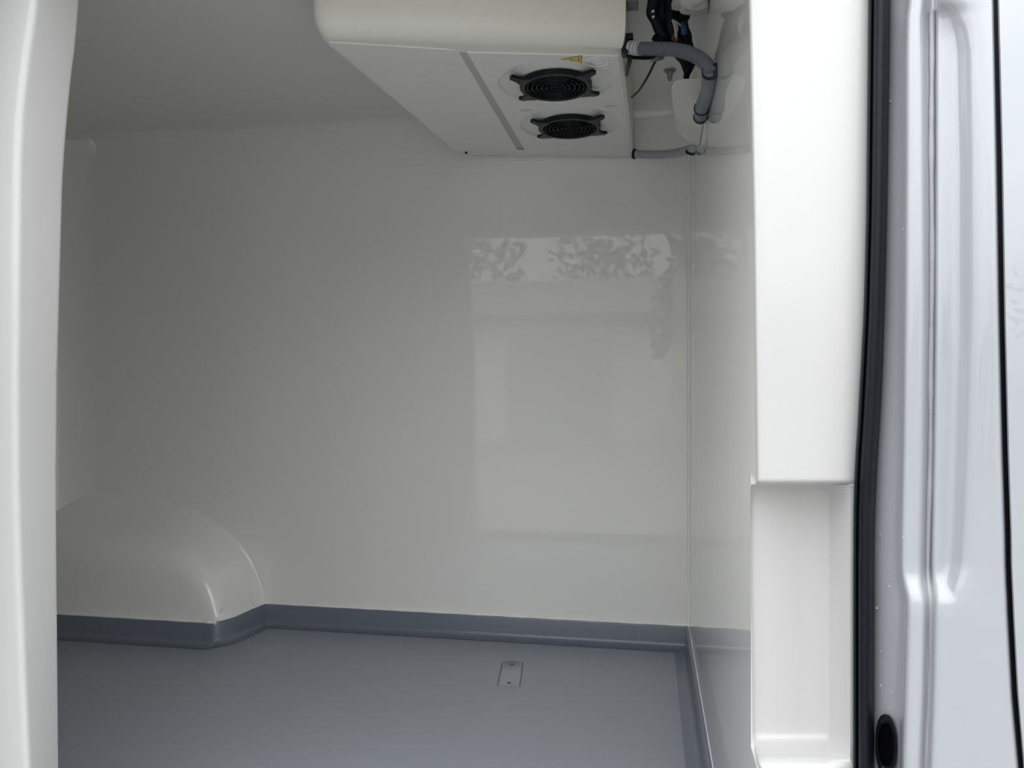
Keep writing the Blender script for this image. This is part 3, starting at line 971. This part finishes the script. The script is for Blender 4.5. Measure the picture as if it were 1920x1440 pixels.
# black wiring loom coming down from the ceiling
loom = empty('wiring_loom', P(1250, 20, 1.95))
tag(loom, 'thick black bundle of wiring dropping from the ceiling behind the ribbed hose', 'wiring')
runs = [
    ([(1236, -55, 1.93), (1226, 0, 1.93), (1222, 25, 1.93), (1232, 45, 1.94), (1243, 68, 1.95), (1263, 92, 1.97), (1282, 117, 1.98), (1287, 146, 1.99)], 0.0125),
    ([(1248, -55, 1.96), (1240, 0, 1.96), (1240, 35, 1.96), (1249, 62, 1.97), (1265, 90, 1.98), (1288, 118, 1.99), (1287, 147, 2.0)], 0.017),
    ([(1262, -55, 1.95), (1257, 0, 1.95), (1258, 40, 1.95), (1264, 70, 1.96), (1276, 97, 1.97), (1290, 120, 1.98), (1287, 148, 2.0)], 0.017),
    ([(1256, -40, 1.97), (1268, 10, 1.97), (1277, 38, 1.97), (1282, 62, 1.97), (1287, 88, 1.98), (1293, 112, 1.98), (1285, 146, 1.99)], 0.0145),
    ([(1270, -20, 1.99), (1280, 18, 1.99), (1287, 30, 1.99), (1280, 45, 1.98), (1288, 60, 1.98), (1292, 84, 1.98), (1302, 112, 1.98), (1289, 143, 1.99)], 0.0085),
    ([(1226, 70, 1.92), (1238, 76, 1.93), (1250, 78, 1.94), (1262, 86, 1.95)], 0.0075),
]
for pts, r_ in runs:
    bm = bmesh.new()
    ph = random.random() * 6
    add_tube(bm, resample(catmull([P(p[0], p[1], p[2] - 0.13) for p in pts], 8), 0.006), lambda s, L, r_=r_, ph=ph: r_ * (1 + 0.10 * math.sin(s * 80 + ph) + 0.05 * math.sin(s * 210)) * (1 - 0.62 * min(1.0, max(0.0, (s / L - 0.70) / 0.28))), n=12)
    put(obj('cable', bm, M['black_matt'], angle=70), loom)
for (u, v) in ((1224.5, 21.5), (1224.8, 32)):
    bm = bmesh.new(); add_box(bm, P(u, v, 1.785), (0.0065, 0.006, 0.0045), rot=Matrix.Rotation(-0.4, 3, 'Y'), bevel=0.001)
    o = put(obj('connector_pin', bm, M['silver'], angle=30), loom); o['label'] = 'pale connector pin'
for pts, m_, r_, nm in (
    ([(1261, 38, 1.925), (1264, 45, 1.92), (1266.5, 58, 1.92), (1268, 76, 1.93)], 'wire_white', 0.0028, 'white_wire'),
    ([(1261, 38, 1.925), (1266, 43, 1.922), (1270, 52, 1.922), (1268.5, 62, 1.925), (1268, 76, 1.93)], 'wire_white', 0.0024, 'white_wire'),
    ([(1262, 38, 1.925), (1269, 42, 1.925), (1276, 48, 1.93), (1281, 53, 1.935)], 'wire_white', 0.0022, 'white_wire'),
    ([(1268, 58, 1.925), (1264, 66, 1.925), (1260, 75, 1.93)], 'wire_green', 0.0020, 'green_wire'),
    ([(1280, 45, 1.935), (1282, 55, 1.93), (1281.5, 64, 1.935)], 'wire_blue', 0.0075, 'blue_tape'),
    ([(1265, 73, 1.925), (1267, 78, 1.925)], 'wire_red', 0.0042, 'red_connector')):
    bm = bmesh.new(); add_tube(bm, catmull([P(p[0], p[1], p[2] - 0.13) for p in pts], 6), r_, n=8)
    o = put(obj(nm, bm, M[m_], angle=70), loom)

# black conduit from the unit with a grey tape flag and a thin cable end
con = empty('power_cable', P(1200, 108, 1.85))
tag(con, 'thin black cable under the ribbed hose, wrapped with a grey tape flag', 'cable')
for pts, r_ in (([(1178, 107, 1.82), (1200, 108.5, 1.84), (1222, 108, 1.87), (1246, 102, 1.92)], 0.0045),
                ([(1176, 102, 1.81), (1205, 103, 1.83), (1232, 102, 1.86), (1262, 103, 1.93)], 0.0040)):
    bm = bmesh.new(); add_tube(bm, resample(catmull([P(*p) for p in pts], 8), 0.008), r_, n=10)
    put(obj('conduit', bm, M['black'], angle=70), con)
bm = bmesh.new(); add_tube(bm, resample(catmull([P(1231, 112, 1.86), P(1225, 122, 1.86), P(1217, 139, 1.88), P(1206, 158, 1.92), P(1196, 172, 1.97), P(1184.5, 182, 2.02)], 8), 0.006), 0.0028, n=10)
put(obj('cable_end', bm, M['black'], angle=70), con)
bm = bmesh.new()
fl2 = [(1219, 115.5, 1.85), (1226, 109, 1.85), (1234, 104.5, 1.85), (1248, 100, 1.87), (1246, 106, 1.865), (1243, 111, 1.86), (1234, 113.5, 1.852), (1227, 114.5, 1.85)]
fv = [P(*p) for p in fl2]
a_ = [bm.verts.new(p) for p in fv]; b_ = [bm.verts.new(p + Vector((0, 0.004, 0))) for p in fv]
bm.faces.new(a_); bm.faces.new(list(reversed(b_)))
for i in range(len(fv)):
    j = (i + 1) % len(fv); bm.faces.new([a_[i], a_[j], b_[j], b_[i]])
o = put(obj('tape_flag', bm, M['tape'], smooth=False), con); o['label'] = 'grey tape flag'

# ceiling bolt
bp_ = PZ(1256, 131, ZC)
bolt = empty('ceiling_bolt', bp_)
tag(bolt, 'grey bolt with a round washer sticking down from the white ceiling', 'bolt')
bm = bmesh.new(); add_lathe(bm, [(0.017, 0.0), (0.018, -0.002), (0.017, -0.004), (0.009, -0.005), (0.009, -0.001)], bp_, n=28, close_ends=False)
put(obj('washer', bm, M['steel'], angle=40), bolt)
bm = bmesh.new(); add_lathe(bm, [(0.009, -0.003), (0.009, -0.010), (0.0075, -0.012), (0.006, -0.028), (0.004, -0.032), (0.001, -0.033)], bp_, n=18, close_ends=False)
put(obj('stud', bm, M['steel'], angle=40), bolt)

# grey box on the ceiling at the top of the gap
jb = empty('cable_box', P(1186, -5, 1.83))
tag(jb, 'small grey plastic box by the unit at the very top', 'box')
bm = bmesh.new(); add_box(bm, P(1186.5, -8, 1.84), (0.027, 0.05, 0.05), bevel=0.003); put(obj('box_body', bm, M['box_grey'], angle=30), jb)
bm = bmesh.new(); add_box(bm, P(1173, -6, 1.84), (0.006, 0.05, 0.055), bevel=0.002); put(obj('mounting_flange', bm, M['black'], angle=30), jb)

# lumpy filler where the loom passes the ceiling
bm = bmesh.new()
c0 = P(1308, -8, 1.76)
bmesh.ops.create_icosphere(bm, subdivisions=4, radius=1.0)
for v in bm.verts:
    d = v.co.normalized()
    k = 1 + 0.28 * noise.noise(d * 2.3) + 0.12 * noise.noise(d * 5.1)
    v.co = c0 + Vector((d.x * 0.052 * k, d.y * 0.05 * k, d.z * 0.038 * k))
    v.co.x = min(v.co.x, XB - 0.002)
    v.co.z = min(v.co.z, ZC - 0.002)
o = obj('foam_filler', bm, M['foam'], angle=80)
tag(o, 'lumpy off-white filler around the black wiring at the ceiling', 'filler')

# ================================================================== FLOOR PLATE
q = [PZ(u, v, ZF) for u, v in ((943, 1242), (980, 1242), (973, 1287), (934, 1287))]
cc = (q[0] + q[1] + q[2] + q[3]) / 4
axis = ((q[0] + q[1]) / 2 - (q[2] + q[3]) / 2); Lp = axis.length; axis.normalize(); side = Vector((axis.y, -axis.x, 0))
Wp = 0.5 * ((q[1] - q[0]).length + (q[2] - q[3]).length)
fp = empty('floor_plate', cc)
tag(fp, 'small grey rectangular cover plate with two screws set into the load floor', 'cover plate')
def pl_out(w, l, bulge, z, n=9):
    top = [side * (w / 2 * t) + axis * (l / 2 + bulge * (1 - t * t)) for t in np.linspace(-1, 1, n)]
    bot = [side * (w / 2 * t) + axis * (-l / 2) for t in np.linspace(1, -1, n)]
    return [cc + p + Vector((0, 0, z)) for p in top + bot]
bm = bmesh.new()
rings = [pl_out(Wp, Lp, 0.008, 0.0003), pl_out(Wp, Lp, 0.008, 0.0016), pl_out(Wp - 0.003, Lp - 0.003, 0.008, 0.0022)]
vr = add_grid(bm, rings, close=True); bm.faces.new(vr[-1])
put(obj('plate', bm, M['plate'], angle=30), fp)
bm = bmesh.new()
rings = [pl_out(Wp + 0.0062, Lp, 0.0115, 0.0008), pl_out(Wp + 0.001, Lp - 0.001, 0.0078, 0.0006)]
add_grid(bm, rings, close=True)
put(obj('plate_groove', bm, M['plate_dark'], angle=30), fp)
for t in (-0.40, 0.38):
    bm = bmesh.new(); add_lathe(bm, [(0.0065, 0.0022), (0.006, 0.0034), (0.003, 0.0036), (0.0025, 0.0026)], cc + axis * (Lp * t), n=16)
    put(obj('screw', bm, M['plate_dark'], angle=40), fp)

# ================================================================== GROMMET IN THE PILLAR
gu, gv = 1661.5, 1397
def gP(du, dv, dy):
    # lies on the sloping strip of the pillar
    u = gu + du
    y = np.interp(u, [1641, 1677, 1692], [0.966, 0.950, 0.94]) + dy
    return P(u, gv + dv, y)
gro = empty('rubber_grommet', gP(0, 0, 0))
tag(gro, 'black oval rubber socket low on the painted pillar beside the door seal', 'grommet')
bm = bmesh.new()
rows = []
for s, dy in ((1.0, 0.004), (1.0, -0.006), (0.94, -0.0095), (0.82, -0.0095), (0.70, -0.006), (0.66, 0.0005)):
    rows.append([gP(20.5 * s * math.copysign(abs(math.cos(a)) ** 0.85, math.cos(a)), 58 * s * math.copysign(abs(math.sin(a)) ** 0.9, math.sin(a)) + 4 * math.cos(a), dy) for a in [2 * PI * k / 40 for k in range(40)]])
add_grid(bm, rows, close=True)
put(obj('rim', bm, M['rubber'], angle=60), gro)
bm = bmesh.new()
vs_ = [bm.verts.new(gP(15.5 * math.cos(2 * PI * k / 40), 44 * math.sin(2 * PI * k / 40) + 4 * math.cos(2 * PI * k / 40), -0.0025)) for k in range(40)]
bm.faces.new(vs_)
o = put(obj('socket_floor', bm, M['hole'], angle=60), gro)

# ================================================================== RAIN DROPS
bm = bmesh.new()
drops = [(1671, 1052, 2.2), (1676, 1049, 1.3), (1672, 1061, 1.3), (1670, 1085, 2.0), (1666.5, 1100, 2.8), (1668, 1137, 1.6), (1644, 1140, 2.4), (1675, 1160, 1.3), (1674, 1173, 1.2),
         (1650, 1003, 1.2), (1652, 1006, 1.0), (1694, 1008, 1.6), (1651, 1222, 2.0), (1674, 1252, 1.8), (1651, 1286, 2.6), (1671, 1297, 2.8), (1666, 1329, 1.6), (1677, 988, 1.3), (1684, 672, 1.4), (1680, 605, 1.2), (1677, 607, 1.2), (1693, 430, 1.4), (1664, 190, 1.6), (1669, 952, 1.1), (1672, 957, 1.1)]
for i in range(45):
    drops.append((random.uniform(1648, 1688), random.uniform(500, 1340), random.uniform(0.5, 1.0)))
for u, v, r_ in drops:
    us = [np.interp(v, KV, C_u[k]) for k in (1, 2, 3, 4)]; ys = [np.interp(v, KV, C_y[k]) for k in (1, 2, 3, 4)]
    if u < us[0] + 1.5:
        u = us[0] + 1.5
    c = P(u, v, float(np.interp(u, us, ys)) + lean(v))
    s = 0.00052 * r_
    bmesh.ops.create_icosphere(bm, subdivisions=2, radius=1.0, matrix=Matrix.Translation(c) @ Matrix.Diagonal((s * 1.0, s * 0.9, s * 1.5, 1)))
o = obj('rain_drops', bm, M['water'], angle=80)
o['kind'] = 'stuff'
tag(o, 'clear rain drops on the painted body pillar', 'water')

# ================================================================== THE YARD BEHIND THE CAMERA (seen only as reflections)
hall = empty('storage_hall', (-2.0, -15, 0))
tag(hall, 'long low beige storage hall across the yard', 'building')
bm = bmesh.new(); add_prism(bm, [(-12.5, -21), (0.0, -21), (0.0, -14), (-12.5, -14)], 0.0, 3.1)
put(obj('wall', bm, M['cladding'], smooth=False), hall)
bm = bmesh.new()
add_grid(bm, [[Vector((x, y, z)) for y, z in ((-13.6, 3.05), (-13.6, 3.2), (-17.5, 4.6), (-21.4, 3.2), (-21.4, 3.05))] for x in (-12.8, 0.3)])
put(obj('roof', bm, M['roof'], smooth=False), hall)
for k in range(3):
    bm = bmesh.new()
    for j in range(12):
        add_box(bm, (-10.2 + 4.0 * k, -13.97, 0.12 + 0.22 * j), (2.6, 0.08, 0.205), bevel=0.02)
    put(obj('roller_shutter', bm, M['shutter'], angle=30), hall)
def tree(x, y, h, r, seed):
    rnd = random.Random(seed)
    t = empty('tree', (x, y, 0))
    bm = bmesh.new()
    add_tube(bm, [(x, y, 0), (x + 0.1, y, h * 0.3), (x, y + 0.1, h * 0.7)], lambda s, L: 0.22 - 0.14 * s / L, n=10)
    put(obj('trunk', bm, M['bark'], angle=80), t)
    bm = bmesh.new()
    for k in range(420):
        d = Vector((rnd.gauss(0, 1), rnd.gauss(0, 1), rnd.gauss(0, 1))).normalized() * (rnd.random() ** 0.4)
        c = Vector((x + d.x * r, y + d.y * r, h * 0.62 + d.z * h * 0.38))
        m_ = Matrix.Translation(c) @ Matrix.Rotation(rnd.uniform(0, 6), 4, Vector((rnd.random(), rnd.random(), rnd.random() + .1)).normalized()) @ Matrix.Diagonal((1.2, 0.8, 1, 1))
        q_ = [bm.verts.new(m_ @ Vector(p)) for p in ((-.28, 0, 0), (0, -.2, .04), (.28, 0, 0), (0, .2, -.03))]
        bm.faces.new(q_)
    put(obj('crown', bm, M['leaf'], smooth=False), t)
    return t
for i, (x, y, h, r, lab) in enumerate((
        (-7.6, -27, 11.0, 2.7, 'tall broad tree behind the far end of the storage hall'),
        (-1.7, -27, 10.0, 2.5, 'dark bushy tree behind the middle of the storage hall'),
        (1.5, -11.5, 4.7, 1.4, 'dark tree standing free beside the storage hall'),
        (10.5, -19, 9.5, 3.6, 'big tree at the open end of the yard'))):
    tag(tree(x, y, h, r, i), lab, 'tree', 'trees around the yard')
